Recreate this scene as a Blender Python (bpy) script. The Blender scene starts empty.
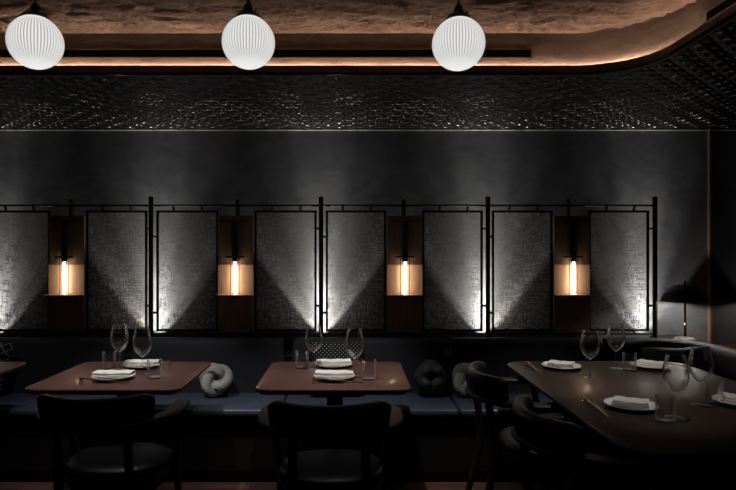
import bpy, bmesh, math, random
from mathutils import Vector, Matrix
random.seed(7)
PI = math.pi
SC = bpy.context.scene
COL = SC.collection

# ------------------------------------------------------------------ object helpers
def tag(o, label=None, cat=None, group=None, kind=None):
    if label: o['label'] = label
    if cat: o['category'] = cat
    if group: o['group'] = group
    if kind: o['kind'] = kind
    return o

def thing(name, label, cat, loc=(0, 0, 0), rz=0.0, group=None):
    o = bpy.data.objects.new(name, None)
    COL.objects.link(o)
    o.location = loc
    o.rotation_euler = (0, 0, rz)
    o.empty_display_size = .05
    return tag(o, label, cat, group)

def obj(name, bm, mat, parent=None, smooth=True, angle=38, loc=None):
    bmesh.ops.recalc_face_normals(bm, faces=bm.faces)
    me = bpy.data.meshes.new(name)
    bm.to_mesh(me)
    bm.free()
    if smooth:
        for p in me.polygons: p.use_smooth = True
        me.set_sharp_from_angle(angle=math.radians(angle))
    me.materials.append(mat)
    o = bpy.data.objects.new(name, me)
    COL.objects.link(o)
    if parent: o.parent = parent
    if loc: o.location = loc
    return o

def struct(name, bm, mat, smooth=False):
    o = obj(name, bm, mat, smooth=smooth)
    o['kind'] = 'structure'
    return o

def kids(o):
    return [c for c in bpy.data.objects if c.parent == o]

def dup(root, loc, rz=0.0, label=None, group=None):
    r = root.copy(); COL.objects.link(r)
    r.location = loc; r.rotation_euler = (0, 0, rz)
    if label: r['label'] = label
    if group: r['group'] = group
    for ch in kids(root):
        c = ch.copy(); COL.objects.link(c); c.parent = r
        for g in kids(ch):
            d = g.copy(); COL.objects.link(d); d.parent = c
    return r

# ------------------------------------------------------------------ mesh helpers
def NB(): return bmesh.new()

def box(bm, x0, x1, y0, y1, z0, z1, bev=0, seg=2):
    t = bmesh.new()
    vs = [t.verts.new((x, y, z)) for x in (x0, x1) for y in (y0, y1) for z in (z0, z1)]
    for f in ((0, 1, 3, 2), (4, 6, 7, 5), (0, 4, 5, 1), (2, 3, 7, 6), (0, 2, 6, 4), (1, 5, 7, 3)):
        t.faces.new([vs[i] for i in f])
    if bev:
        bmesh.ops.bevel(t, geom=list(t.edges), offset=bev, segments=seg, affect='EDGES', profile=.5)
    merge(bm, t)
    return bm

def merge(bm, t, M=None):
    mp = {}
    for v in t.verts:
        mp[v] = bm.verts.new(M @ v.co if M else v.co)
    for f in t.faces:
        try: bm.faces.new([mp[v] for v in f.verts])
        except ValueError: pass
    t.free()

def tube(bm, pts, r, seg=10, closed=False, cap=True):
    pts = [Vector(p) for p in pts]
    n = len(pts)
    rings = []
    up = None
    for i, p in enumerate(pts):
        if closed: d = pts[(i+1) % n] - pts[i-1]
        else: d = pts[min(i+1, n-1)] - pts[max(i-1, 0)]
        d.normalize()
        if up is None:
            up = Vector((0, 0, 1)) if abs(d.z) < .9 else Vector((1, 0, 0))
        a = up - d * up.dot(d)
        if a.length < 1e-5: a = d.orthogonal()
        a.normalize(); up = a
        b = d.cross(a)
        rr = r[i] if isinstance(r, (list, tuple)) else r
        rings.append([bm.verts.new(p + (a*math.cos(2*PI*k/seg) + b*math.sin(2*PI*k/seg))*rr) for k in range(seg)])
    m = n if closed else n-1
    for i in range(m):
        A = rings[i]; B = rings[(i+1) % n]
        off = 0
        if closed and i == n-1:      # best twist match
            off = min(range(seg), key=lambda o: (A[0].co - B[o].co).length)
        for k in range(seg):
            bm.faces.new((A[k], A[(k+1) % seg], B[(k+1+off) % seg], B[(k+off) % seg]))
    if cap and not closed:
        bm.faces.new(rings[0][::-1]); bm.faces.new(rings[-1])
    return bm

def lathe(bm, prof, seg=28, c=(0, 0, 0)):
    rings = []
    for r, z in prof:
        if r < 1e-6: rings.append([bm.verts.new((c[0], c[1], c[2]+z))])
        else: rings.append([bm.verts.new((c[0]+r*math.cos(2*PI*k/seg), c[1]+r*math.sin(2*PI*k/seg), c[2]+z)) for k in range(seg)])
    for A, B in zip(rings, rings[1:]):
        for k in range(seg):
            k2 = (k+1) % seg
            if len(A) == 1 and len(B) == 1: continue
            if len(A) == 1: bm.faces.new((A[0], B[k], B[k2]))
            elif len(B) == 1: bm.faces.new((A[k], A[k2], B[0]))
            else: bm.faces.new((A[k], A[k2], B[k2], B[k]))
    return bm

def sweep(bm, path, prof, cap=True):
    """closed profile (n, z) swept along an open plan path; n is measured along the left normal"""
    P = [Vector((p[0], p[1])) for p in path]
    zoff = [p[2] if len(p) > 2 else 0 for p in path]
    rings = []
    for i, p in enumerate(P):
        d1 = (P[i]-P[i-1]).normalized() if i > 0 else None
        d2 = (P[i+1]-P[i]).normalized() if i < len(P)-1 else None
        d = ((d1 or d2) + (d2 or d1)).normalized()
        nrm = Vector((-d.y, d.x))
        k = 1.0
        if d1 and d2: k = 1/max(.4, math.cos(d1.angle(d2)/2))
        rings.append([bm.verts.new((p.x+nrm.x*n*k, p.y+nrm.y*n*k, z+zoff[i])) for n, z in prof])
    m = len(prof)
    for A, B in zip(rings, rings[1:]):
        for k in range(m):
            bm.faces.new((A[k], A[(k+1) % m], B[(k+1) % m], B[k]))
    if cap:
        bm.faces.new(rings[0][::-1]); bm.faces.new(rings[-1])
    return bm

def rrect(x0, x1, y0, y1, r, n=6):
    pts = []
    for cx, cy, a0 in ((x1-r, y1-r, 0), (x0+r, y1-r, 90), (x0+r, y0+r, 180), (x1-r, y0+r, 270)):
        for k in range(n+1):
            a = math.radians(a0 + 90*k/n)
            pts.append((cx+r*math.cos(a), cy+r*math.sin(a)))
    return pts

def slab(bm, outline, levels):
    """stack of inset outlines: levels = [(inset, z), ...] closed top and bottom"""
    n = len(outline)
    rings = []
    cx = sum(p[0] for p in outline)/n; cy = sum(p[1] for p in outline)/n
    for ins, z in levels:
        ring = []
        for i in range(n):
            a = Vector(outline[i-1]); b = Vector(outline[i]); c = Vector(outline[(i+1) % n])
            d = (c-a)
            if d.length < 1e-9: d = Vector((1, 0))
            d.normalize()
            nr = Vector((d.y, -d.x))
            q = b - nr*ins
            ring.append(bm.verts.new((q.x, q.y, z)))
        rings.append(ring)
    for A, B in zip(rings, rings[1:]):
        for k in range(n):
            bm.faces.new((A[k], A[(k+1) % n], B[(k+1) % n], B[k]))
    bm.faces.new(rings[0][::-1]); bm.faces.new(rings[-1])
    return bm

def cyl(bm, p0, p1, r0, r1=None, seg=14):
    return tube(bm, [p0, p1], [r0, r0 if r1 is None else r1], seg)

def arc(cx, cy, r, a0, a1, n):
    return [(cx+r*math.cos(math.radians(a0+(a1-a0)*k/n)), cy+r*math.sin(math.radians(a0+(a1-a0)*k/n))) for k in range(n+1)]

# ------------------------------------------------------------------ material helpers
class NT:
    def __init__(s, name):
        s.m = bpy.data.materials.new(name); s.m.use_nodes = True
        s.t = s.m.node_tree; s.t.nodes.clear()
        s.out = s.n('ShaderNodeOutputMaterial')
    def n(s, typ, **kw):
        nd = s.t.nodes.new(typ)
        for k, v in kw.items():
            if k.startswith('i_'):
                nd.inputs[k[2:].replace('_', ' ')].default_value = v
            else: setattr(nd, k, v)
        return nd
    def l(s, a, b): s.t.links.new(a, b)
    def math(s, op, a, b=None, c=None):
        nd = s.n('ShaderNodeMath', operation=op)
        for i, v in enumerate((a, b, c)):
            if v is None: continue
            if isinstance(v, (int, float)): nd.inputs[i].default_value = v
            else: s.l(v, nd.inputs[i])
        return nd.outputs[0]
    def coord(s, kind='Object', scale=(1, 1, 1), rot=(0, 0, 0)):
        if kind == 'Position':
            src = s.n('ShaderNodeNewGeometry').outputs['Position']
        else:
            src = s.n('ShaderNodeTexCoord').outputs[kind]
        mp = s.n('ShaderNodeMapping')
        mp.inputs['Scale'].default_value = scale
        mp.inputs['Rotation'].default_value = rot
        s.l(src, mp.inputs['Vector'])
        return mp.outputs['Vector']
    def noise(s, vec, scale=5, detail=4, rough=.55, dist=0):
        nd = s.n('ShaderNodeTexNoise')
        nd.inputs['Scale'].default_value = scale; nd.inputs['Detail'].default_value = detail
        nd.inputs['Roughness'].default_value = rough; nd.inputs['Distortion'].default_value = dist
        s.l(vec, nd.inputs['Vector'])
        return nd.outputs['Fac']
    def ramp(s, fac, stops):
        nd = s.n('ShaderNodeValToRGB')
        e = nd.color_ramp.elements
        while len(e) < len(stops): e.new(.5)
        for i, (p, c) in enumerate(stops):
            e[i].position = p
            e[i].color = (c, c, c, 1) if isinstance(c, (int, float)) else (*c, 1)
        s.l(fac, nd.inputs['Fac'])
        return nd.outputs['Color']
    def bsdf(s, col, rough=.5, metal=0, spec=.5, bump=None, bstr=.3, bdist=.01, coat=0):
        b = s.n('ShaderNodeBsdfPrincipled')
        if isinstance(col, (tuple, list)): b.inputs['Base Color'].default_value = (*col, 1)
        else: s.l(col, b.inputs['Base Color'])
        if isinstance(rough, (int, float)): b.inputs['Roughness'].default_value = rough
        else: s.l(rough, b.inputs['Roughness'])
        b.inputs['Metallic'].default_value = metal
        b.inputs['Specular IOR Level'].default_value = spec
        b.inputs['Coat Weight'].default_value = coat
        b.inputs['Coat Roughness'].default_value = .15
        if bump is not None:
            bp = s.n('ShaderNodeBump')
            bp.inputs['Strength'].default_value = bstr; bp.inputs['Distance'].default_value = bdist
            s.l(bump, bp.inputs['Height']); s.l(bp.outputs['Normal'], b.inputs['Normal'])
        return b
    def done(s, shader):
        s.l(shader.outputs[0] if hasattr(shader, 'outputs') else shader, s.out.inputs['Surface'])
        return s.m

def simple(name, col, rough=.5, metal=0, spec=.5, var=.15, nscale=12, bstr=0.0, bscale=80, coat=0):
    t = NT(name)
    v = t.coord('Object')
    f = t.noise(v, nscale, 4)
    lo = tuple(max(0, c*(1-var)) for c in col); hi = tuple(min(1, c*(1+var)) for c in col)
    c = t.ramp(f, [(.3, lo), (.7, hi)])
    bump = t.noise(v, bscale, 3) if bstr else None
    return t.done(t.bsdf(c, rough, metal, spec, bump, bstr, .004, coat))

def plaster_dark():
    t = NT('dark_plaster')
    v = t.coord('Position')
    big = t.noise(v, 1.6, 6, .6, 1.2)
    v2 = t.coord('Position', (1.2, 1, 1.9))
    mid = t.noise(v2, 2.5, 8, .62, 2.0)
    f = t.math('ADD', t.math('MULTIPLY', big, .45), t.math('MULTIPLY', mid, .55))
    c = t.ramp(f, [(.32, (.10, .103, .108)), (.52, (.17, .173, .178)), (.72, (.26, .262, .265))])
    return t.done(t.bsdf(c, .62, 0, .4, mid, .12, .004))

def plaster_brown():
    t = NT('brown_stucco')
    v = t.coord('Position', (1, 1.7, 1))
    a = t.noise(v, 3.2, 10, .68, 1.6)
    b = t.noise(t.coord('Position', (1, 1.8, 1)), 14, 8, .7, 1.0)
    h = t.math('ADD', t.math('MULTIPLY', a, .75), t.math('MULTIPLY', b, .45))
    c = t.ramp(h, [(.42, (.10, .06, .042)), (.6, (.20, .127, .092)), (.78, (.30, .205, .157))])
    return t.done(t.bsdf(c, .75, 0, .3, h, 1.0, .05))

def plaster_band():
    t = NT('brown_cove_plaster')
    v = t.coord('Position', (1.2, 1.2, 3))
    a = t.noise(v, 6, 8, .65, .8)
    c = t.ramp(a, [(.3, (.085, .056, .042)), (.7, (.17, .122, .096))])
    return t.done(t.bsdf(c, .7, 0, .3, a, .4, .01))

def tin():
    t = NT('black_pressed_tin')
    p = t.n('ShaderNodeNewGeometry').outputs['Position']
    s = t.n('ShaderNodeSeparateXYZ'); t.l(p, s.inputs[0])
    k = 2*PI/.155
    u = t.math('MULTIPLY', s.outputs[0], k); w = t.math('MULTIPLY', s.outputs[1], k)
    cu = t.math('COSINE', u); cw = t.math('COSINE', w)
    q = t.math('MULTIPLY', cu, cw)
    d1 = t.math('COSINE', t.math('ADD', u, w)); d2 = t.math('COSINE', t.math('SUBTRACT', u, w))
    q2 = t.math('POWER', t.math('ABSOLUTE', t.math('ADD', cu, cw)), 1.5)
    fine = t.math('MULTIPLY', t.math('COSINE', t.math('MULTIPLY', u, 3)), t.math('COSINE', t.math('MULTIPLY', w, 3)))
    h = t.math('ADD', t.math('MULTIPLY', q2, .55), t.math('MULTIPLY', fine, .32))
    h = t.math('ADD', h, t.math('MULTIPLY', t.math('MULTIPLY', d1, d2), .25))
    n = t.noise(p, 9, 5, .6)
    h = t.math('ADD', h, t.math('MULTIPLY', n, .35))
    return t.done(t.bsdf((.0015, .0015, .0015), .18, 0, .9, h, 1.0, .013))

def mesh_fabric():
    t = NT('sheer_woven_mesh')
    hz = t.noise(t.coord('Object', (15, 1, 92)), 1, 3, .7)
    vt = t.noise(t.coord('Object', (92, 1, 15)), 1, 3, .7)
    bl = t.noise(t.coord('Object'), 90, 3, .7)
    mx = t.math('MAXIMUM', hz, vt)
    f = t.math('ADD', t.math('MULTIPLY', mx, .75), t.math('MULTIPLY', bl, .25))
    alpha = t.ramp(f, [(.495, .16), (.575, 1.0)])
    dif = t.n('ShaderNodeBsdfDiffuse'); dif.inputs['Color'].default_value = (.19, .183, .17, 1)
    trl = t.n('ShaderNodeBsdfTranslucent'); trl.inputs['Color'].default_value = (.70, .67, .62, 1)
    mxs = t.n('ShaderNodeMixShader'); mxs.inputs[0].default_value = .5
    t.l(dif.outputs[0], mxs.inputs[1]); t.l(trl.outputs[0], mxs.inputs[2])
    tr = t.n('ShaderNodeBsdfTransparent')
    m2 = t.n('ShaderNodeMixShader')
    t.l(alpha, m2.inputs[0]); t.l(tr.outputs[0], m2.inputs[1]); t.l(mxs.outputs[0], m2.inputs[2])
    return t.done(m2)

def wood(name, dark, light, rough=.4, axis='X', scale=5, coat=0, bstr=.1):
    t = NT(name)
    sc = {'X': (.35, 6, 6), 'Y': (6, .35, 6), 'Z': (6, 6, .35)}[axis]
    v = t.coord('Object', sc)
    f = t.noise(v, scale, 6, .6, .6)
    c = t.ramp(f, [(.33, dark), (.68, light)])
    return t.done(t.bsdf(c, rough, 0, .5, f, bstr, .002, coat))

def glass(name, edge_k=1.0):
    """thin clear glass: see-through face on, whitish where the wall is seen edge on, sharp highlights"""
    t = NT(name)
    tr = t.n('ShaderNodeBsdfTransparent'); tr.inputs['Color'].default_value = (.985, .99, .99, 1)
    gl = t.n('ShaderNodeBsdfGlossy'); gl.inputs['Roughness'].default_value = .035
    df = t.n('ShaderNodeBsdfTranslucent'); df.inputs['Color'].default_value = (.8, .82, .82, 1)
    d2 = t.n('ShaderNodeBsdfDiffuse'); d2.inputs['Color'].default_value = (.8, .82, .82, 1)
    lw = t.n('ShaderNodeLayerWeight'); lw.inputs['Blend'].default_value = .5
    edge = t.math('MULTIPLY', t.math('POWER', lw.outputs['Facing'], 3.6), edge_k)  # white mixed in at the edges for light the glass would refract
    fr = t.n('ShaderNodeFresnel'); fr.inputs['IOR'].default_value = 1.5
    m0 = t.n('ShaderNodeMixShader'); m0.inputs[0].default_value = .5
    t.l(df.outputs[0], m0.inputs[1]); t.l(d2.outputs[0], m0.inputs[2])
    m1 = t.n('ShaderNodeMixShader')
    t.l(edge, m1.inputs[0]); t.l(tr.outputs[0], m1.inputs[1]); t.l(m0.outputs[0], m1.inputs[2])
    m2 = t.n('ShaderNodeMixShader')
    t.l(t.math('MINIMUM', fr.outputs[0], .35), m2.inputs[0]); t.l(m1.outputs[0], m2.inputs[1]); t.l(gl.outputs[0], m2.inputs[2])
    return t.done(m2)

def emit(name, col, s):
    t = NT(name)
    e = t.n('ShaderNodeEmission'); e.inputs['Color'].default_value = (*col, 1); e.inputs['Strength'].default_value = s
    return t.done(e)

def globe_mat(s=.92):
    """glowing fluted opal glass: rib shading is painted into the emission as darker stripes"""
    t = NT('fluted_opal_glass')
    v = t.coord('Object')
    sp = t.n('ShaderNodeSeparateXYZ'); t.l(v, sp.inputs[0])
    ang = t.math('ARCTAN2', sp.outputs[1], sp.outputs[0])
    st = t.math('SINE', t.math('MULTIPLY', ang, 54))
    pol = t.ramp(t.math('ABSOLUTE', sp.outputs[2]), [(.07, 1.0), (.108, 0.0)])
    st01 = t.math('MULTIPLY', t.math('ADD', t.math('MULTIPLY', st, .5), .5), pol)
    c = t.ramp(st01, [(.0, (.92, .93, .92)), (.5, (.74, .735, .72)), (1, (.38, .37, .355))])  # light and shade of the ribs painted into the glow colour
    e = t.n('ShaderNodeEmission'); e.inputs['Strength'].default_value = s
    t.l(c, e.inputs['Color'])
    g = t.bsdf((.55, .55, .54), .2, 0, .5)
    ad = t.n('ShaderNodeAddShader'); t.l(e.outputs[0], ad.inputs[0]); t.l(g.outputs[0], ad.inputs[1])
    return t.done(ad)

def knit():
    t = NT('grey_knit')
    w = t.n('ShaderNodeTexWave'); w.wave_type = 'BANDS'; w.bands_direction = 'DIAGONAL'
    w.inputs['Scale'].default_value = 55; w.inputs['Distortion'].default_value = 6; w.inputs['Detail'].default_value = 2
    v = t.coord('Object'); t.l(v, w.inputs['Vector'])
    n = t.noise(v, 75, 3, .75)
    h = t.math('ADD', t.math('MULTIPLY', w.outputs['Fac'], .5), t.math('MULTIPLY', n, .6))
    c = t.ramp(h, [(.36, (.20, .195, .18)), (.58, (.95, .93, .88))])
    return t.done(t.bsdf(c, .9, 0, .2, h, 1.0, .012))

def dots(period=.019, rad=.17):
    t = NT('dotted_fabric')
    v = t.coord('Object', (1/period, 1, 1/period), (0, math.radians(45), 0))
    s = t.n('ShaderNodeSeparateXYZ'); t.l(v, s.inputs[0])
    a = t.math('SUBTRACT', t.math('FRACT', s.outputs[0]), .5)
    b = t.math('SUBTRACT', t.math('FRACT', s.outputs[2]), .5)
    r = t.math('SQRT', t.math('ADD', t.math('MULTIPLY', a, a), t.math('MULTIPLY', b, b)))
    c = t.ramp(r, [(rad-.04, (.4, .4, .39)), (rad+.04, (.010, .010, .013))])
    return t.done(t.bsdf(c, .8, 0, .2))

def lattice(period=.045):
    t = NT('lattice_fabric')
    v = t.coord('Object', (1/period, 1, 1/period), (0, math.radians(45), 0))
    s = t.n('ShaderNodeSeparateXYZ'); t.l(v, s.inputs[0])
    a = t.math('ABSOLUTE', t.math('SUBTRACT', t.math('FRACT', s.outputs[0]), .5))
    b = t.math('ABSOLUTE', t.math('SUBTRACT', t.math('FRACT', s.outputs[2]), .5))
    c = t.ramp(t.math('MINIMUM', a, b), [(.05, (.2, .2, .2)), (.07, (.012, .012, .016))])
    return t.done(t.bsdf(c, .8, 0, .2))

def parquet():
    t = NT('red_brick_floor')
    v = t.coord('Position', (1, 1, 1))
    b = t.n('ShaderNodeTexBrick')
    b.inputs['Scale'].default_value = 1; b.inputs['Brick Width'].default_value = .30; b.inputs['Row Height'].default_value = .07
    b.inputs['Mortar Size'].default_value = .003; b.inputs['Color1'].default_value = (.14, .065, .048, 1)
    b.inputs['Color2'].default_value = (.075, .036, .028, 1); b.inputs['Mortar'].default_value = (.02, .012, .01, 1)
    t.l(v, b.inputs['Vector'])
    n = t.noise(v, 40, 4)
    mx = t.n('ShaderNodeMix', data_type='RGBA', blend_type='MULTIPLY'); mx.inputs[0].default_value = .5
    t.l(b.outputs['Color'], mx.inputs[6]); t.l(t.ramp(n, [(.3, .5), (.7, 1.0)]), mx.inputs[7])
    return t.done(t.bsdf(mx.outputs[2], .5, 0, .4, b.outputs['Fac'], .3, .003))

def mirror_mat():
    t = NT('smoked_mirror')
    n = t.noise(t.coord('Position'), 3, 3)
    g = t.n('ShaderNodeBsdfGlossy'); g.inputs['Roughness'].default_value = .02
    t.l(t.ramp(n, [(.3, .16), (.7, .20)]), g.inputs['Color'])
    return t.done(g)

M = dict(
    wall=plaster_dark(), stucco=plaster_brown(), band=plaster_band(), tin=tin(), mesh=mesh_fabric(),
    lip=simple('dark_brown_fascia', (.085, .045, .033), .5, var=.3, nscale=5),
    black=simple('matte_black_metal', (.010, .010, .010), .42, 0, .5),
    dkbrass=simple('aged_dark_brass', (.10, .075, .045), .38, .9, .5, .3, 30),
    brass=simple('polished_brass', (.76, .52, .33), .22, 1, .5, .1),
    copper=simple('copper_trim', (.55, .33, .23), .45, .5, .5, .15),
    sheet=wood('brushed_copper_sheet', (.72, .46, .31), (.90, .62, .44), .36, 'Z', 8),
    board=wood('brown_sconce_board', (.26, .175, .122), (.44, .31, .225), .5, 'Z', 6),
    tabwood=wood('red_brown_table_wood', (.058, .021, .016), (.104, .043, .035), .5, 'X', 4, .15),
    tabdark=wood('dark_walnut_table_wood', (.022, .010, .007), (.046, .022, .015), .42, 'Y', 4, .15),
    chairwood=wood('dark_bentwood', (.014, .007, .005), (.036, .018, .012), .55, 'X', 6, 0),
    leather=simple('black_leather', (.003, .003, .0034), .36, 0, .35, .1, 20, .25, 160),
    navy=simple('navy_leather', (.042, .056, .088), .34, 0, .5, .12, 6, .12, 160),
    navyback=simple('navy_upholstery', (.018, .021, .031), .62, 0, .4, .2, 9, .5, 220),
    base=simple('black_stained_plinth', (.005, .004, .0036), .5),
    red=wood('red_wood_ledge', (.34, .07, .035), (.55, .14, .07), .35, 'Y', 5, .2),
    dledge=wood('black_wood_ledge', (.016, .012, .010), (.03, .022, .018), .45, 'X'),
    napkin=simple('white_linen', (.78, .77, .74), .9, 0, .2, .06, 30, .3, 300),
    plate=simple('white_porcelain', (.74, .73, .70), .15, 0, .5, .03),
    glass=glass('clear_glass'), bulbglass=glass('lamp_tube_glass', .12), knit=knit(), dots=dots(), lattice=lattice(),
    tuft=simple('black_satin', (.020, .022, .028), .7, 0, .5, .1),
    darkcush=simple('charcoal_cushion', (.035, .036, .038), .6, 0, .4, .1),
    floor=parquet(), mirror=mirror_mat(), globe=globe_mat(),
    bead=simple('pale_metal_bead', (.42, .40, .37), .4, .6, .5, .5, 14),
    shell=simple('dark_wall_paint', (.02, .02, .02), .8),
    cord=simple('black_cord', (.01, .01, .01), .6),
    led=emit('warm_led', (1.0, .75, .58), 68.0),
    filament=emit('glowing_filament', (1.0, .80, .60), 30.0),
    lampbulb=emit('lamp_bulb_glow', (1.0, .97, .90), 330.0),
    slot_shade=simple('black_slot_shade', (.003, .003, .003), 1.0, 0, 0.0),
)

# ------------------------------------------------------------------ camera (eye 1.42 m up, looking along +Y)
cam = bpy.data.cameras.new('camera'); co = bpy.data.objects.new('camera', cam); COL.objects.link(co)
co.location = (0, 0, 1.42); co.rotation_euler = (PI/2, 0, 0)
cam.sensor_width = 36; cam.lens = 36*600/736
cam.shift_x = 18/736; cam.shift_y = 5/736
cam.clip_start = .02
SC.camera = co

# ------------------------------------------------------------------ room shell
XL, XR, YB, YF = -3.7, 2.67, 4.45, -1.5
ZS, ZC = 2.317, 2.575
struct('floor', box(NB(), XL, XR, YF, YB, -.06, 0), M['floor'])
struct('wall_back', box(NB(), XL-.1, XR+.1, YB, YB+.1, 0, 2.8), M['wall'])
struct('wall_left', box(NB(), XL-.1, XL, YF-.1, YB, 0, 2.8), M['shell'])
struct('wall_right', box(NB(), XR, XR+.1, YF-.1, YB, 0, 2.8), M['shell'])
struct('wall_front', box(NB(), XL, XR, YF-.1, YF, 0, 2.8), M['shell'])

LX, LY, LR = 1.475, 3.07, .32          # cove lip: inner edge and corner radius
def cove(off):
    return [(XL, LY+off), (0, LY+off)] + arc(LX-LR, LY-LR, LR+off, 90, 0, 14) + [(LX+off, 1.0), (LX+off, YF)]
# upper ceiling
from mathutils import noise as mnoise
bm = NB()
box(bm, XL, LX+.25, YF, LY+.25, ZC+.03, ZC+.08)
box(bm, XL, -2.6, YF, LY+.17, ZC, ZC+.03); box(bm, -2.6, LX+.2, YF, 2.1, ZC, ZC+.03)
gx, gy = 640, 190
gx0, gx1, gy0, gy1 = -2.6, LX+.20, 2.1, LY+.17
def stucco_h(x, y):
    p = Vector((x*7.0+1.5*y, y*15-1.2*x, 0))
    q = p + Vector((mnoise.noise(p*.7), mnoise.noise(p*.7+Vector((7, 3, 1))), 0))*.9
    ridge = 1-abs(mnoise.noise(q*1.5))*2.2
    fade = min(1, max(.12, (LY+.12-y)/.05))
    return fade*(.012*mnoise.fractal(q, .8, 2.1, 6) + .007*ridge + .004*mnoise.noise(q*5))
G = [[bm.verts.new((gx0+(gx1-gx0)*i/gx, gy0+(gy1-gy0)*j/gy, ZC+stucco_h(gx0+(gx1-gx0)*i/gx, gy0+(gy1-gy0)*j/gy))) for j in range(gy+1)] for i in range(gx+1)]
for i in range(gx):
    for j in range(gy): bm.faces.new((G[i][j], G[i][j+1], G[i+1][j+1], G[i+1][j]))
me_c = struct('ceiling', bm, M['stucco'], True)
# lowered pressed-tin soffit around the recess
bm = NB()
pts = cove(0.0) + [(XR, YF), (XR, YB), (XL, YB)]
f = bm.faces.new([bm.verts.new((x, y, ZS)) for x, y in pts])
r = bmesh.ops.extrude_face_region(bm, geom=[f])
bmesh.ops.translate(bm, verts=[v for v in r['geom'] if isinstance(v, bmesh.types.BMVert)], vec=(0, 0, .012))
bmesh.ops.triangulate(bm, faces=bm.faces)
struct('ceiling_soffit', bm, M['tin'])
# fascia lip and the lit face behind it
struct('trim_1', sweep(NB(), cove(0), [(0, ZS-.003), (.018, ZS-.003), (.018, ZS+.047), (0, ZS+.047)]), M['lip'])
struct('trim_2', sweep(NB(), cove(.13), [(0, ZS+.012), (.02, ZS+.012), (.02, ZC+.03), (0, ZC+.03)]), M['band'])
# bead where the tin meets the wall
struct('trim_3', box(NB(), XL, XR, YB-.012, YB, ZS-.012, ZS, .003), M['bead'])
# copper corner trim at the end of the back wall
struct('trim_4', box(NB(), XR-.018, XR-.006, YB-.02, YB, .722, ZS), M['copper'])
# ledges
struct('trim_5', box(NB(), XL, 2.225, 4.15, YB, .63, .69, .006), M['dledge'])
struct('trim_7', box(NB(), 2.225, 2.44, 4.06, YB, .72, .79, .006), M['dledge'])
struct('trim_6', box(NB(), 2.44, XR, 1.5, YB, .68, .722, .006), M['red'])

o = obj('wall_mirror', box(NB(), XR-.006, XR, 1.5, YB-.02, .722, ZS), M['mirror'], smooth=False)
tag(o, 'dark smoked mirror on the right wall, right of the copper corner trim', 'mirror')

# LED strip lying in the cove
o = obj('light_strip', sweep(NB(), cove(.117), [(0, ZS+.076), (.008, ZS+.076), (.008, ZS+.079), (0, ZS+.079)]), M['led'])
tag(o, 'warm LED strip glowing along the brown ceiling cove', 'light strip')
obj('light_baffle', sweep(NB(), cove(.108), [(0, ZS+.072), (.0215, ZS+.072), (.0215, ZS+.0745), (.004, ZS+.0745), (.004, ZS+.080), (0, ZS+.080)]), M['lip'], o)  # unseen baffle added to keep the strip's light off the room side

# black linear slots in the cove face
def slot(p0, p1, nrm, label):
    t = thing('linear_vent', label, 'vent', (0, 0, 0), 0, 'black linear slots in the cove')
    a = Vector(p0); b = Vector(p1); d = (b-a).normalized(); n = Vector(nrm)
    def bar(bm, u0, u1, z0, z1, n0, n1):
        L = (b-a).length
        q = [a+d*(u0*L), a+d*(u1*L)]
        vs = []
        for base in q:
            for nn in (n0, n1):
                for z in (z0, z1):
                    vs.append(bm.verts.new((base.x+n.x*nn, base.y+n.y*nn, z)))
        for f in ((0, 1, 3, 2), (4, 6, 7, 5), (0, 4, 5, 1), (2, 3, 7, 6), (0, 2, 6, 4), (1, 5, 7, 3)):
            bm.faces.new([vs[i] for i in f])
    z0, z1 = 2.449, 2.488
    bm = NB(); bar(bm, 0, 1, z0, z1, -.001, .0012); obj('slot', bm, M['slot_shade'], t, False)  # flat black strip painting the slot's shaded depth; no opening is cut
    bm = NB()
    bar(bm, 0, 1, z0-.006, z0, -.001, .0022); bar(bm, 0, 1, z1, z1+.006, -.001, .0022)
    e = .008/(b-a).length
    bar(bm, -e, 0, z0-.006, z1+.006, -.001, .0022); bar(bm, 1, 1+e, z0-.006, z1+.006, -.001, .0022)
    obj('slot_frame', bm, M['lip'], t, False)
    return t
slot((-3.2, LY+.13), (.965, LY+.13), (0, -1), 'long black slot in the lit cove face above the back wall')
slot((LX+.13, 2.70), (LX+.13, .4), (-1, 0), 'short black slot in the cove face at the top right corner')

# ------------------------------------------------------------------ pendant globes
def fluted(bm, R, nrib=54, amp=.0014, seg=54*6, rings=40):
    rows = []
    for i in range(rings+1):
        th = PI*i/rings
        if i in (0, rings): rows.append([bm.verts.new((0, 0, R*math.cos(th)))]); continue
        row = []
        for k in range(seg):
            a = 2*PI*k/seg
            rr = R + amp*math.sin(nrib*a)*math.sin(th)
            row.append(bm.verts.new((rr*math.sin(th)*math.cos(a), rr*math.sin(th)*math.sin(a), R*math.cos(th))))
        rows.append(row)
    for A, B in zip(rows, rows[1:]):
        for k in range(seg):
            k2 = (k+1) % seg
            if len(A) == 1: bm.faces.new((A[0], B[k], B[k2]))
            elif len(B) == 1: bm.faces.new((A[k], A[k2], B[0]))
            else: bm.faces.new((A[k], A[k2], B[k2], B[k]))
    return bm

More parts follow.
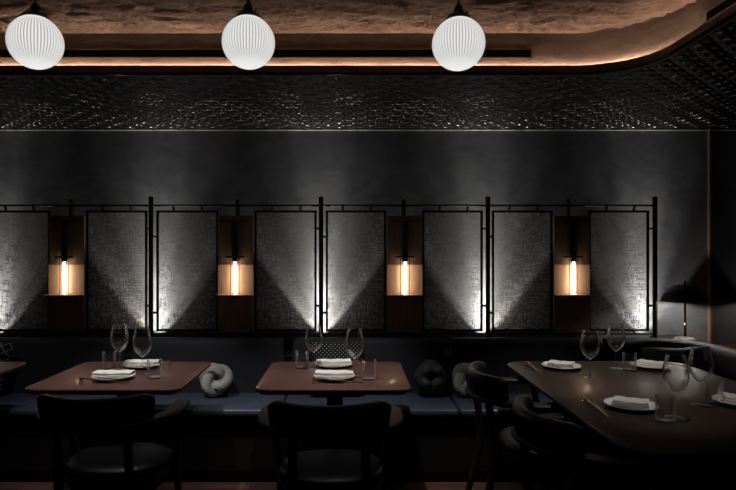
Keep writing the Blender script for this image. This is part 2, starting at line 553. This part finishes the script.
PR, PY = .106, 2.44
def px(x, y): return (x-350)/600*y
def pendant(X, zc, label):
    t = thing('pendant_lamp', label, 'pendant lamp', (X, PY, zc), 0, 'ribbed globe pendants')
    obj('globe', fluted(NB(), PR), M['globe'], t, True, 80)
    b = NB()
    lathe(b, [(0, PR-.006), (.05, PR-.010), (.052, PR-.002), (.034, PR+.012), (.022, PR+.020), (.016, PR+.045), (.007, PR+.055), (0, PR+.055)], 24)
    c = obj('cap', b, M['dkbrass'], t)
    for k in range(6):
        a = 2*PI*k/6+.3
        b = NB(); lathe(b, [(0, -.006), (.006, -.004), (.007, 0), (.004, .005), (0, .006)], 10, (.040*math.cos(a), .040*math.sin(a), PR+.010))
        obj('thumb_screw', b, M['brass'], c)
    obj('cord', tube(NB(), [(0, 0, PR+.05), (0, 0, ZC-zc-.02)], .0042, 8), M['cord'], t)
    obj('ceiling_rose', lathe(NB(), [(0, 0), (.035, 0), (.045, -.014), (.02, -.022), (0, -.022)], 20, (0, 0, ZC-zc)), M['dkbrass'], t)
    return t
pendant(px(35.5, PY), 1.42+207.5/600*PY, 'white ribbed glass globe pendant at the top left')
pendant(px(248.5, PY), 1.42+207.5/600*PY, 'white ribbed glass globe pendant, middle of the three')
pendant(px(458.5, PY), 1.42+206/600*PY, 'white ribbed glass globe pendant, rightmost of the three')

# ------------------------------------------------------------------ screen of posts, rails and woven panels
POST = [-2.600, -1.410, -.205, .977, 2.160]
BAY = [(a+b)/2 for a, b in zip(POST, POST[1:])]
YP, YM = 4.25, 4.272
t = thing('screen_frame', 'dark brass post and rail framework standing behind the banquette', 'screen', (0, 0, 0))
for x in POST:
    b = NB(); cyl(b, (x, YP, .69), (x, YP, 1.785), .0165); lathe(b, [(0, 0), (.0185, 0), (.0185, .008), (.010, .014), (0, .015)], 14, (x, YP, 1.785))
    obj('post', b, M['dkbrass'], t)
for a, b_ in zip(POST, POST[1:]):
    obj('top_rail', cyl(NB(), (a, YP, 1.735), (b_, YP, 1.735), .0075, seg=10), M['black'], t)
    obj('bottom_rail', cyl(NB(), (a, YP, .826), (b_, YP, .826), .006, seg=10), M['black'], t)

ORD = ['first', 'second', 'third', 'fourth']
PZ0, PZ1 = .850, 1.694
def panel(x0, x1, side, i):
    """a woven panel in a thin black frame, pegged to post and rails"""
    c = (x0+x1)/2
    t = thing('mesh_panel', f'sheer woven screen panel in black frame, {"left" if side < 0 else "right"} of the {ORD[i]} sconce from the left', 'screen panel', (c, YM, 0), 0, 'woven screen panels')
    w = (x1-x0)/2
    f = NB()
    for (a, b) in (((-w, PZ0), (w, PZ0)), ((-w, PZ1), (w, PZ1))):
        box(f, a[0]-.0075, b[0]+.0075, -.007, .007, a[1]-.0075, a[1]+.0075)
    for x in (-w, w): box(f, x-.0075, x+.0075, -.007, .007, PZ0, PZ1)
    obj('frame', f, M['black'], t, False)
    g = NB()
    nx, nz = 12, 20
    V = [[g.verts.new((-w+2*w*i/nx, .0012*math.sin(i*1.7+j*.6), PZ0+(PZ1-PZ0)*j/nz)) for j in range(nz+1)] for i in range(nx+1)]
    for a in range(nx):
        for b in range(nz): g.faces.new((V[a][b], V[a+1][b], V[a+1][b+1], V[a][b+1]))
    obj('woven_mesh', g, M['mesh'], t)
    s = side                               # the post stands on this side
    for z in ((1.513, .974) if side < 0 else (1.57, 1.024)):
        obj('peg', cyl(NB(), (s*w, -.004, z), (s*(w+.028), -.016, z), .009, seg=8), M['black'], t)
    for u in (-.45, .5):
        obj('peg', cyl(NB(), (u*w, -.004, PZ1), (u*w, -.02, PZ1+.034), .009, seg=8), M['black'], t)
        obj('peg', cyl(NB(), (u*w, -.004, PZ0), (u*w, -.02, PZ0-.018), .009, seg=8), M['black'], t)
for i, xb in enumerate(BAY):
    panel(POST[i]+.040, xb-.136, -1, i)
    panel(xb+.136, POST[i+1]-.040, 1, i)

# ------------------------------------------------------------------ sconces
def sconce(x, label):
    t = thing('wall_sconce', label, 'wall lamp', (x, 4.255, 0), 0, 'copper lit sconces on the screen')
    # parts in local coordinates, the board's face at y = -.012
    obj('backboard', box(NB(), -.126, .126, -.012, .006, .835, 1.662, .002), M['board'], t, False)
    b = NB()
    box(b, -.126, .126, -.016, -.0125, 1.105, 1.315)
    box(b, -.126, .126, -.072, -.0125, 1.1035, 1.1055)  # flanges added to cut the bulb's light off below and above the band
    box(b, -.126, .126, -.030, -.0125, 1.3145, 1.3165)
    obj('copper_tray', b, M['sheet'], t, False)
    obj('stem', cyl(NB(), (.0, .062, 1.62), (0, .062, 1.785), .016), M['dkbrass'], t)
    b = NB(); box(b, -.10, .10, -.052, -.040, 1.617, 1.628, .002); cyl(b, (0, -.046, 1.62), (0, .062, 1.65), .006)
    obj('top_bar', b, M['black'], t)
    b = NB(); cyl(b, (0, -.046, 1.62), (0, -.046, 1.40), .0075); cyl(b, (-.018, -.046, 1.62), (-.018, -.046, 1.38), .003); cyl(b, (.018, -.046, 1.62), (.018, -.046, 1.38), .003)
    obj('rod', b, M['black'], t)
    b = NB(); lathe(b, [(0, 1.42), (.011, 1.42), (.018, 1.39), (.018, 1.345), (.015, 1.338), (0, 1.338)], 20, (0, -.046, 0)); box(b, -.064, .064, -.052, -.040, 1.366, 1.378, .002)
    obj('lamp_holder', b, M['black'], t)
    g = obj('bulb', lathe(NB(), [(.012, 1.335), (.0165, 1.325), (.0168, 1.12), (.014, 1.104), (.006, 1.096), (0, 1.095)], 20, (0, -.046, 0)), M['bulbglass'], t)
    f = NB()
    for dx in (-.0055, .0055): cyl(f, (dx, -.046, 1.335), (dx, -.046, 1.115), .0020, seg=8)
    cyl(f, (-.0055, -.046, 1.115), (.0055, -.046, 1.115), .0020, seg=8)
    obj('filament', f, M['filament'], g)
    b = NB(); box(b, -.10, .10, -.052, -.042, .850, .858, .002); cyl(b, (0, -.047, .854), (0, -.010, .854), .005)
    obj('bottom_bar', b, M['copper'], t)
    b = NB()
    for dx in (-.03, .03): cyl(b, (dx, -.046, 1.372), (dx, -.046, 1.09), .0028, seg=8)
    lathe(b, [(0, 1.092), (.034, 1.092), (.034, 1.086), (0, 1.086)], 16, (0, -.046, 0))
    obj('bulb_guard', b, M['black'], t)
for i, xb in enumerate(BAY):
    sconce(xb, ['leftmost tube bulb sconce on a brown board with glowing copper band',
                'tube bulb sconce on a brown board between left and centre tables, copper band lit',
                'tube bulb sconce on a brown board above the centre table, right side',
                'rightmost tube bulb sconce on a brown board behind the big table'][i])

# uplights on the ledge at the foot of every post
for i, x in enumerate(POST):
    b = NB(); lathe(b, [(0, 0), (.020, 0), (.020, .012), (.016, .012), (.015, .006), (0, .006)], 18)
    o = obj('uplight', b, M['black'], loc=(x, 4.355, .69))
    tag(o, f'small black uplight on the ledge behind the {["leftmost", "second", "middle", "fourth", "rightmost"][i]} screen post', 'uplight', 'ledge uplights')

# ------------------------------------------------------------------ banquettes
def bq_profile():
    # (distance towards the wall, height) of the backrest
    return [(0, .43), (.02, .60), (.045, .775), (.056, .803), (.075, .818), (.105, .820), (.122, .812), (.13, .79), (.13, .43)]
def rounded_seat(bm, x0, x1, y0=3.575, y1=4.11, z0=.35, z1=.46):
    box(bm, x0, x1, y0, y1, z0, z1, .024, 4)
def banquette(x0, x1, label):
    t = thing('banquette', label, 'banquette', ((x0+x1)/2, 3.9, 0), 0, 'blue leather banquettes')
    w = (x1-x0)/2; g = .004
    b = NB(); box(b, -w+g, w-g, 3.595-3.9, 4.125-3.9, .418, .463, .017, 4)
    obj('seat_cushion', b, M['navy'], t, True, 60)
    b = NB(); sweep(b, [(-w+g, .122), (-w+g+.008, .115), (w-g-.008, .115), (w-g, .122)], bq_profile())
    obj('backrest', b, M['navyback'], t, True, 50)
    b = NB(); box(b, -w, w, 3.645-3.9, .22, .08, .418); box(b, -w, w, 3.68-3.9, .22, 0, .08)
    obj('plinth', b, M['base'], t, False)
BQ = [-2.60, -1.50, -.42, .66, 1.74]
BL = ['dark blue banquette section at the far left, behind the cut-off table',
      'dark blue banquette section behind the left table',
      'dark blue banquette section behind the centre table',
      'dark blue banquette section right of the centre table, behind the two side chairs']
for i in range(4): banquette(BQ[i], BQ[i+1], BL[i])
# corner unit that turns along the mirror wall
t = thing('banquette', 'curved dark banquette section wrapping the right corner below the table lamp', 'banquette', (0, 0, 0), 0, 'blue leather banquettes')
path = [(1.744, 4.015), (1.93, 4.015)] + arc(1.93, 3.72, .295, 90, 0, 10)[1:] + [(2.225, 2.0)]
b = NB(); sweep(b, path, bq_profile()); obj('backrest', b, M['navyback'], t, True, 50)
sp = [(1.744, 3.575), (1.80, 3.575)] + arc(1.80, 3.45, .03, 90, 0, 4)[1:]
b = NB()
box(b, 1.744, 2.25, 3.595, 4.10, .418, .463, .017, 4); box(b, 1.78, 2.25, 2.0, 3.59, .418, .463, .017, 4)
obj('seat_cushion', b, M['navy'], t, True, 60)
b = NB(); box(b, 1.744, 2.42, 3.645, 4.12, 0, .418); box(b, 1.86, 2.42, 2.0, 3.645, 0, .418)
obj('plinth', b, M['base'], t, False)

# ------------------------------------------------------------------ cushions
def pillow_bm(w, h, d, n=18, pinch=0, ridge=0, rnd=0):
    bm = NB()
    def P(u, v, s):
        e = max(0, (1-abs(u)**2.6)*(1-abs(v)**2.6))**.55
        k = 1-.07*(1-abs(u))*(abs(v)**3)
        k2 = 1-.07*(1-abs(v))*(abs(u)**3)
        y = s*d/2*e
        r = math.hypot(u, v)
        if pinch:
            y *= 1-pinch*math.exp(-(r/.28)**2)
            a = math.atan2(v, u)
            y *= 1+ridge*math.cos(4*a)*min(1, r*1.6)*max(0, 1-r*.5)
        cu, cv = u*math.sqrt(1-v*v/2)*1.1, v*math.sqrt(1-u*u/2)*1.1
        return ((u*k2*(1-rnd)+cu*rnd)*w/2, y, (v*k*(1-rnd)+cv*rnd)*h/2)
    F = [[bm.verts.new(P(-1+2*i/n, -1+2*j/n, -1)) for j in range(n+1)] for i in range(n+1)]
    B = [[F[i][j] if i in (0, n) or j in (0, n) else bm.verts.new(P(-1+2*i/n, -1+2*j/n, 1)) for j in range(n+1)] for i in range(n+1)]
    for i in range(n):
        for j in range(n):
            bm.faces.new((F[i][j], F[i+1][j], F[i+1][j+1], F[i][j+1]))
            try: bm.faces.new((B[i][j], B[i][j+1], B[i+1][j+1], B[i+1][j]))
            except ValueError: pass
    return bm

o = obj('throw_pillow', pillow_bm(.36, .36, .14), M['dots'], loc=(px(337, 3.95), 3.945, .635)); o.rotation_euler = (math.radians(-12), 0, math.radians(4))
tag(o, 'black pillow with white polka dots behind the centre table', 'pillow')
o = obj('throw_pillow', pillow_bm(.38, .38, .14), M['lattice'], loc=(px(-22, 3.93), 3.93, .645)); o.rotation_euler = (math.radians(-14), math.radians(8), 0)
tag(o, 'dark pillow with pale lattice lines at the left edge', 'pillow')
o = obj('throw_pillow', pillow_bm(.40, .36, .13), M['darkcush'], loc=(2.06, 3.79, .63)); o.rotation_euler = (math.radians(-12), math.radians(-6), math.radians(-38))
tag(o, 'plain charcoal pillow leaning in the right banquette corner', 'pillow')
# black cushion pinched at its middle
o = obj('tufted_cushion', pillow_bm(.195, .195, .16, 28, .9, .30, .75), M['tuft'], loc=(px(430.5, 3.92), 3.92, .461+.128)); o.rotation_euler = (math.radians(-14), math.radians(45), math.radians(-3))
tag(o, 'small black satin cushion pinched at its centre, right of the centre table', 'cushion')
bt = obj('button', lathe(NB(), [(0, -.004), (.007, -.002), (.007, .002), (0, .004)], 10), M['bead'], o); bt.rotation_euler = (PI/2, 0, 0); bt.location = (0, -.016, 0)

def knot(X, Y, rz, tilt, label):
    bm = NB(); N = 120; pts = []
    for k in range(N):
        a = 2*PI*k/N
        rr = .061+.019*math.cos(3*a)
        pts.append((rr*math.cos(2*a), .030*math.sin(3*a), rr*math.sin(2*a)))
    tube(bm, pts, .034, 16, closed=True)
    o = obj('knot_pillow', bm, M['knit'], loc=(X, Y, .461+.118)); o.rotation_euler = (math.radians(tilt), math.radians(-20), rz)
    return tag(o, label, 'pillow', 'grey knitted knot pillows')
knot(px(215.5, 3.91), 3.91, .25, -12, 'light grey knitted knot pillow at the right end of the left table')
knot(px(468, 3.91), 3.91, -.25, -12, 'light grey knitted knot pillow behind the side chair back')

# ------------------------------------------------------------------ tables
TZ = .75
def tabletop(bm, w, d, r):
    slab(bm, rrect(-w/2, w/2, -d/2, d/2, r, 8), [(.030, TZ-.034), (.006, TZ-.020), (0, TZ-.012), (0, TZ-.006), (.002, TZ-.002), (.006, TZ)])
def small_table(X, label):
    t = thing('dining_table', label, 'table', (X, 3.245, 0), 0, 'square dining tables')
    b = NB(); tabletop(b, .765, .72, .055); obj('tabletop', b, M['tabwood'], t, True, 30)
    obj('pedestal', box(NB(), -.042, .042, -.042, .042, .02, TZ-.034, .004), M['black'], t, False)
    obj('base_plate', lathe(NB(), [(0, 0), (.23, 0), (.23, .012), (.05, .022), (0, .022)], 32), M['black'], t)
XA, XC, XZ = -1.205, -.082, -2.305
small_table(XC, 'square red-brown table on a black pedestal in the centre')
small_table(XA, 'square red-brown table on a black pedestal, second from the left edge')
small_table(XZ, 'square dark table cut off at the left edge')
t = thing('dining_table', 'large dark rectangular table on the right set for four', 'table', (1.445, 2.80, 0))
b = NB(); tabletop(b, 1.05, 1.65, .13); obj('tabletop', b, M['tabdark'], t, True, 30)
for y in (-.45, .45):
    obj('pedestal', box(NB(), -.045, .045, y-.045, y+.045, .02, TZ-.034, .004), M['black'], t, False)
    obj('base_plate', lathe(NB(), [(0, 0), (.23, 0), (.23, .012), (.05, .022), (0, .022)], 32, (0, y, 0)), M['black'], t)

# ------------------------------------------------------------------ chair (faces +Y)
def chair_proto():
    t = thing('armchair', '', 'chair')
    R = .268
    rail = [(R-.012, .16, -.006), (R, .10, .0)] + [(x, y) for x, y in arc(0, 0, R, 0, -180, 28)] + [(-R, .10, 0), (-R+.012, .16, -.006)]
    obj('arm_rail', sweep(NB(), rail, [(-.026, .692), (-.020, .686), (.036, .686), (.045, .692), (.045, .704), (.038, .711), (-.020, .711), (-.026, .706)]), M['chairwood'], t)
    pad = arc(0, 0, R+.004, -37, -143, 26)
    pad = [(x, y, -.012 if k in (0, 26) else (-.003 if k in (1, 25) else 0)) for k, (x, y) in enumerate(pad)]
    obj('back_pad', sweep(NB(), pad, [(-.026, .709), (.016, .709), (.027, .716), (.040, .79), (.040, .806), (.030, .818), (.010, .820), (-.004, .812), (-.012, .79), (-.026, .73)]), M['leather'], t, True, 50)
    out = []
    for k in range(40):
        a = 2*PI*k/40; c, s = math.cos(a), math.sin(a)
        out.append((.235*abs(c)**.8*(1 if c > 0 else -1), .075+.215*abs(s)**.8*(1 if s > 0 else -1)))
    obj('seat', slab(NB(), out, [(.014, .415), (.002, .425), (0, .44), (.006, .458), (.022, .470), (.06, .477), (.12, .48)]), M['leather'], t, True, 60)
    obj('seat_frame', slab(NB(), out, [(.03, .365), (.02, .37), (.012, .414), (.02, .416)]), M['chairwood'], t)
    for s in (-1, 1):
        obj('leg', tube(NB(), [(s*.185, -.30, 0), (s*.150, -.20, .40), (s*.142, -.232, .70)], [.014, .020, .018], 10), M['chairwood'], t)
        obj('leg', tube(NB(), [(s*.245, .215, 0), (s*.235, .165, .40), (s*.262, .10, .69)], [.013, .019, .015], 10), M['chairwood'], t)
    return t
ch = chair_proto()
CH = [(-.083, 2.595, 0, 'black leather armchair seen from behind at the centre table'),
      (-1.065, 2.705, 0, 'black leather armchair seen from behind at the left table'),
      (.900, 3.04, -PI/2, 'dark armchair at the big right table, the one farther from the camera'),
      (.945, 2.31, -PI/2+.12, 'dark armchair at the big right table, the one nearer the camera')]
for i, (x, y, rz, lb) in enumerate(CH):
    if i == 0:
        ch.location = (x, y, 0); ch.rotation_euler = (0, 0, rz); ch['label'] = lb; ch['group'] = 'dark bentwood armchairs'
    else: dup(ch, (x, y, 0), rz, lb)

# ------------------------------------------------------------------ tableware prototypes
def wine_proto():
    t = thing('wine_glass', '', 'wine glass')
    prof = [(.0045, .098), (.012, .102), (.030, .118), (.044, .140), (.0495, .163), (.048, .190), (.041, .222), (.0355, .250)]
    inn = [(max(0, r-.0014), z+.0012) for r, z in prof][::-1]
    inn = [(prof[-1][0]-.0007, .2515)] + inn[1:] + [(0, .101)]
    obj('bowl', lathe(NB(), [(0, .0965)] + prof + inn, 36), M['glass'], t, True, 60)
    obj('stem', lathe(NB(), [(0, .005), (.010, .006), (.0055, .014), (.0040, .04), (.0040, .085), (.0055, .096), (0, .0965)], 14), M['glass'], t)
    obj('foot', lathe(NB(), [(0, 0), (.039, 0), (.040, .0012), (.030, .003), (.012, .006), (0, .0062)], 32), M['glass'], t)
    return t
def tumbler_proto():
    t = NB()
    lathe(t, [(0, 0), (.032, 0), (.0345, .004), (.0375, .098), (.037, .1), (.0362, .098), (.0335, .012), (.030, .009), (0, .009)], 32)
    o = obj('tumbler', t, M['glass'], None, True, 50)
    return tag(o, '', 'water glass')
def plate_proto():
    o = obj('plate', lathe(NB(), [(0, .0), (.062, 0), (.066, .003), (.100, .014), (.107, .0185), (.106, .0205), (.098, .0180), (.068, .0075), (0, .006)], 48), M['plate'], None, True, 60)
    return tag(o, '', 'plate')
def napkin_bm(L, W, T, layers, seed, slip=.006):
    rnd = random.Random(seed)
    bm = NB(); 
    for k in range(layers):
        z0 = T*k/layers; z1 = T*(k+1)/layers-.0006
        n = 16
        ph = rnd.random()*6
        sh = slip*rnd.uniform(-1, 1); ins = .004*k; tw = (slip-.006)*14*rnd.uniform(-1, 1)
        rows = []
        for i in range(n+1):
            u = -L/2+ins+(L-2*ins)*i/n
            bend = .004*(abs(u)/(L/2))**2 + .0012*math.sin(9*u/L*2+ph)
            e = 1-.35*(abs(u)/(L/2))**6
            w = (W/2-ins*.5)*(1-.06*(abs(u)/(L/2))**4)
            ring = []
            h = (z1-z0)
            for y, z in ((-w, z0+h*.5), (-w*.97, z0+h*.12), (-w*.6, z0), (w*.6, z0), (w*.97, z0+h*.12), (w, z0+h*.5), (w*.95, z0+h*.9), (w*.5, z1), (-w*.5, z1), (-w*.95, z0+h*.9)):
                zz = z0+(z-z0)*e
                yy = y+sh
                ring.append(bm.verts.new((u*math.cos(tw)-yy*math.sin(tw), u*math.sin(tw)+yy*math.cos(tw), zz+bend)))
            rows.append(ring)
        for A, B in zip(rows, rows[1:]):
            for q in range(10): bm.faces.new((A[q], A[(q+1) % 10], B[(q+1) % 10], B[q]))
        bm.faces.new(rows[0][::-1]); bm.faces.new(rows[-1])
    return bm
def rest_proto():
    b = NB()
    lathe(b, [(0, 0), (.011, 0), (.011, .003), (.006, .006), (.0065, .010), (.0095, .015), (.009, .019), (0, .0205)], 16)
    for k in (-1, 1): lathe(b, [(0, 0), (.006, 0), (.007, .006), (0, .011)], 12, (0, k*.013, 0))
    o = obj('chopstick_rest', b, M['brass'])
    return tag(o, '', 'chopstick rest')
def stick_proto():
    o = obj('chopstick', tube(NB(), [(-.006, 0, .0242), (.12, 0, .0140), (.250, 0, .0030)], [.0030, .0026, .0018], 8), M['brass'])
    return tag(o, '', 'chopstick')
def rollnap_proto(i): 
    return tag(obj('napkin', napkin_bm(.205, .088, .026, 2, i), M['napkin'], None, True, 60), '', 'napkin')
def flatnap_proto(i):
    return tag(obj('napkin', napkin_bm(.150, .098, .030, 3, i, .016), M['napkin'], None, True, 60), '', 'napkin')

first = {}
def put(kind, maker, x, y, z, rz, label, group):
    if kind not in first:
        o = maker(); first[kind] = o
        o.location = (x, y, z); o.rotation_euler = (0, 0, rz); o['label'] = label; o['group'] = group
        return o
    return dup(first[kind], (x, y, z), rz, label, group)
def wine(x, y, lb, rz=0): put('wine', wine_proto, x, y, TZ, rz, lb, 'wine glasses')
def tumbler(x, y, lb): put('tumbler', tumbler_proto, x, y, TZ, 0, lb, 'water tumblers')
def plate(x, y, lb): put('plate', plate_proto, x, y, TZ, 0, lb, 'dinner plates')
def rest(x, y, rz, lb): put('rest', rest_proto, x, y, TZ, rz, lb, 'brass chopstick rests')
def sticks(x, y, rz, lb, grp):
    for s in (-1, 1):
        ox, oy = -s*.004*math.sin(rz), s*.004*math.cos(rz)
        put('stick', stick_proto, x+ox, y+oy, TZ, rz+s*.004, lb, grp)

def setting(px_, py_, face, name, roll=True, off=.0, nrot=0.0, srest=(.125, .105)):
    """plate, napkin, chopsticks and rest; face = the way the diner looks (0: +Y)"""
    plate(px_, py_, f'white round plate under the napkin, {name}')
    k = 'roll' if roll else 'flat'
    zz = TZ+(.0125 if roll else .0068)
    put(k, (lambda: rollnap_proto(3)) if roll else (lambda: flatnap_proto(5)), px_, py_, zz, face+nrot, f'folded white napkin, {name}', 'folded napkins')
    c, s = math.cos(face), math.sin(face)
    def loc(a, b): return (px_+a*c-b*s, py_+a*s+b*c)
    x, y = loc(-srest[0], -srest[1])
    rest(x, y, face, f'small brass chopstick rest, {name}')
    sticks(x, y, face, f'slim brass chopstick, {name}', f'pair of chopsticks, {name}')

N_ = dict(ln='near side of the left table', lf='far side of the left table', cn='near side of the centre table', cf='far side of the centre table',
          an='big right table, near left place', af='big right table, far left place', bn='big right table at the right picture edge', bf='big right table, far right place')
# left table
setting(XA-.025, 3.125, 0, N_['ln'], True, nrot=.03); setting(XA+.02, 3.435, PI, N_['lf'], True, nrot=.06, srest=(.135, .07))
wine(-1.296, 3.375, 'wine glass at the ' + N_['lf'] + ', left of the plate'); wine(-1.113, 3.215, 'wine glass at the ' + N_['ln'] + ', right of the plate')
tumbler(-1.358, 3.385, 'short clear tumbler on the left table, left of the wine glasses'); tumbler(-1.022, 3.135, 'short clear tumbler on the left table, right of the wine glasses')
# centre table
setting(XC+.0, 3.125, 0, N_['cn'], True, nrot=-.02, srest=(.10, .105)); setting(XC-.012, 3.45, PI, N_['cf'], True, nrot=.04, srest=(.135, .07))
wine(-.203, 3.36, 'wine glass at the ' + N_['cf'] + ', left of the plate'); wine(.024, 3.165, 'wine glass at the ' + N_['cn'] + ', right of the plate')
tumbler(-.272, 3.40, 'short clear tumbler on the centre table, left of the wine glasses'); tumbler(.099, 3.105, 'short clear tumbler on the centre table, right of the wine glasses')
# big right table
setting(1.197, 3.40, -PI/2, N_['af'], False, nrot=.9, srest=(.065, .17)); setting(1.192, 2.545, -PI/2, N_['an'], False, nrot=.95, srest=(.10, .155))
setting(1.712, 3.41, PI/2, N_['bf'], False, nrot=.7, srest=(.10, .155)); setting(1.69, 2.60, PI/2, N_['bn'], False, nrot=.8, srest=(.10, .155))
wine(1.260, 3.15, 'wine glass on the big right table, leftmost of its four'); wine(1.508, 3.40, 'wine glass on the big right table, farthest, before the right screen panel')
wine(1.30, 2.395, 'wine glass on the big right table, nearest the camera'); wine(1.511, 2.585, 'wine glass on the big right table, rightmost of its four')
tumbler(1.552, 3.33, 'short clear tumbler beside the farthest wine glass of the right table')
tumbler(1.232, 2.345, 'short clear tumbler on the big right table, nearest the camera')
tumbler(1.588, 2.62, 'short clear tumbler on the big right table, behind the rightmost wine glass')

# ------------------------------------------------------------------ table lamp on the corner ledge
t = thing('table_lamp', 'black domed table lamp with brass stem in the right corner', 'table lamp', (2.335, 4.185, .79))
obj('base', lathe(NB(), [(0, 0), (.066, 0), (.068, .008), (.060, .018), (.02, .026), (0, .027)], 32), M['bead'], t)
obj('stem', lathe(NB(), [(0, .02), (.011, .02), (.010, .10), (.014, .105), (.014, .115), (.009, .12), (.009, .30), (0, .30)], 16), M['brass'], t)
obj('shade', lathe(NB(), [(0, .392), (.05, .386), (.11, .362), (.145, .325), (.158, .284), (.160, .272), (.157, .272), (.154, .284), (.141, .322), (.107, .358), (.05, .381), (0, .386)], 40), M['black'], t)
obj('finial', lathe(NB(), [(0, .386), (.007, .388), (.009, .400), (.006, .412), (0, .416)], 12), M['black'], t)
b = NB(); bmesh.ops.create_uvsphere(b, u_segments=16, v_segments=10, radius=.022)
obj('bulb', b, M['lampbulb'], t, loc=(0, 0, .325))

# ------------------------------------------------------------------ lights
def spot(name, loc, target, power, size, blend, col=(1, 1, 1), rad=.02):
    l = bpy.data.lights.new(name, 'SPOT'); l.energy = power; l.spot_size = math.radians(size); l.spot_blend = blend
    l.color = col; l.shadow_soft_size = rad
    o = bpy.data.objects.new(name, l); COL.objects.link(o); o.location = loc
    d = Vector(target)-Vector(loc); o.rotation_euler = d.to_track_quat('-Z', 'Y').to_euler()
    return o
UPW = [.6, .85, .95, .92, .78]
UY = 4.355
for i, x in enumerate(POST):
    c = (1, .965, .93)
    spot('uplight_wide', (x, UY, .706), (x, UY+.09, 1.7), 19*UPW[i], 76, .25, c, .012)
    spot('uplight_mid', (x, UY, .706), (x, UY+.15, 1.7), 80*UPW[i], 46, 1.0, c, .012)
    spot('uplight_core', (x, UY, .706), (x, UY+.14, 1.7), 115*UPW[i], 24, 1.0, c, .012)
for x, p in [(XA, 80), (XC, 84), (XZ, 20)]:
    spot('table_spot', (x+.02, 2.94, 2.45), (x, 3.32, .75), p*1.15, 56, .9, (1, .94, .88), .03)
spot('table_spot', (1.12, 2.86, 2.53), (1.25, 3.25, .75), 62, 48, .9, (1, .92, .84), .03)
spot('table_spot', (1.35, 2.45, 2.54), (1.32, 2.62, .75), 30, 36, .9, (1, .92, .84), .03)

w = bpy.data.worlds.new('World'); SC.world = w; w.use_nodes = True
w.node_tree.nodes['Background'].inputs[0].default_value = (.02, .02, .022, 1)
w.node_tree.nodes['Background'].inputs[1].default_value = .1

SC.view_settings.view_transform = 'Standard'
SC.view_settings.look = 'None'
SC.view_settings.exposure = 0.0
SC.view_settings.gamma = 1.0
SC.view_settings.use_curve_mapping = False
SC.cycles.use_denoising = True
SC.cycles.sample_clamp_indirect = 4
SC.cycles.caustics_reflective = False
SC.cycles.caustics_refractive = False
SC.cycles.max_bounces = 10
SC.cycles.transparent_max_bounces = 24
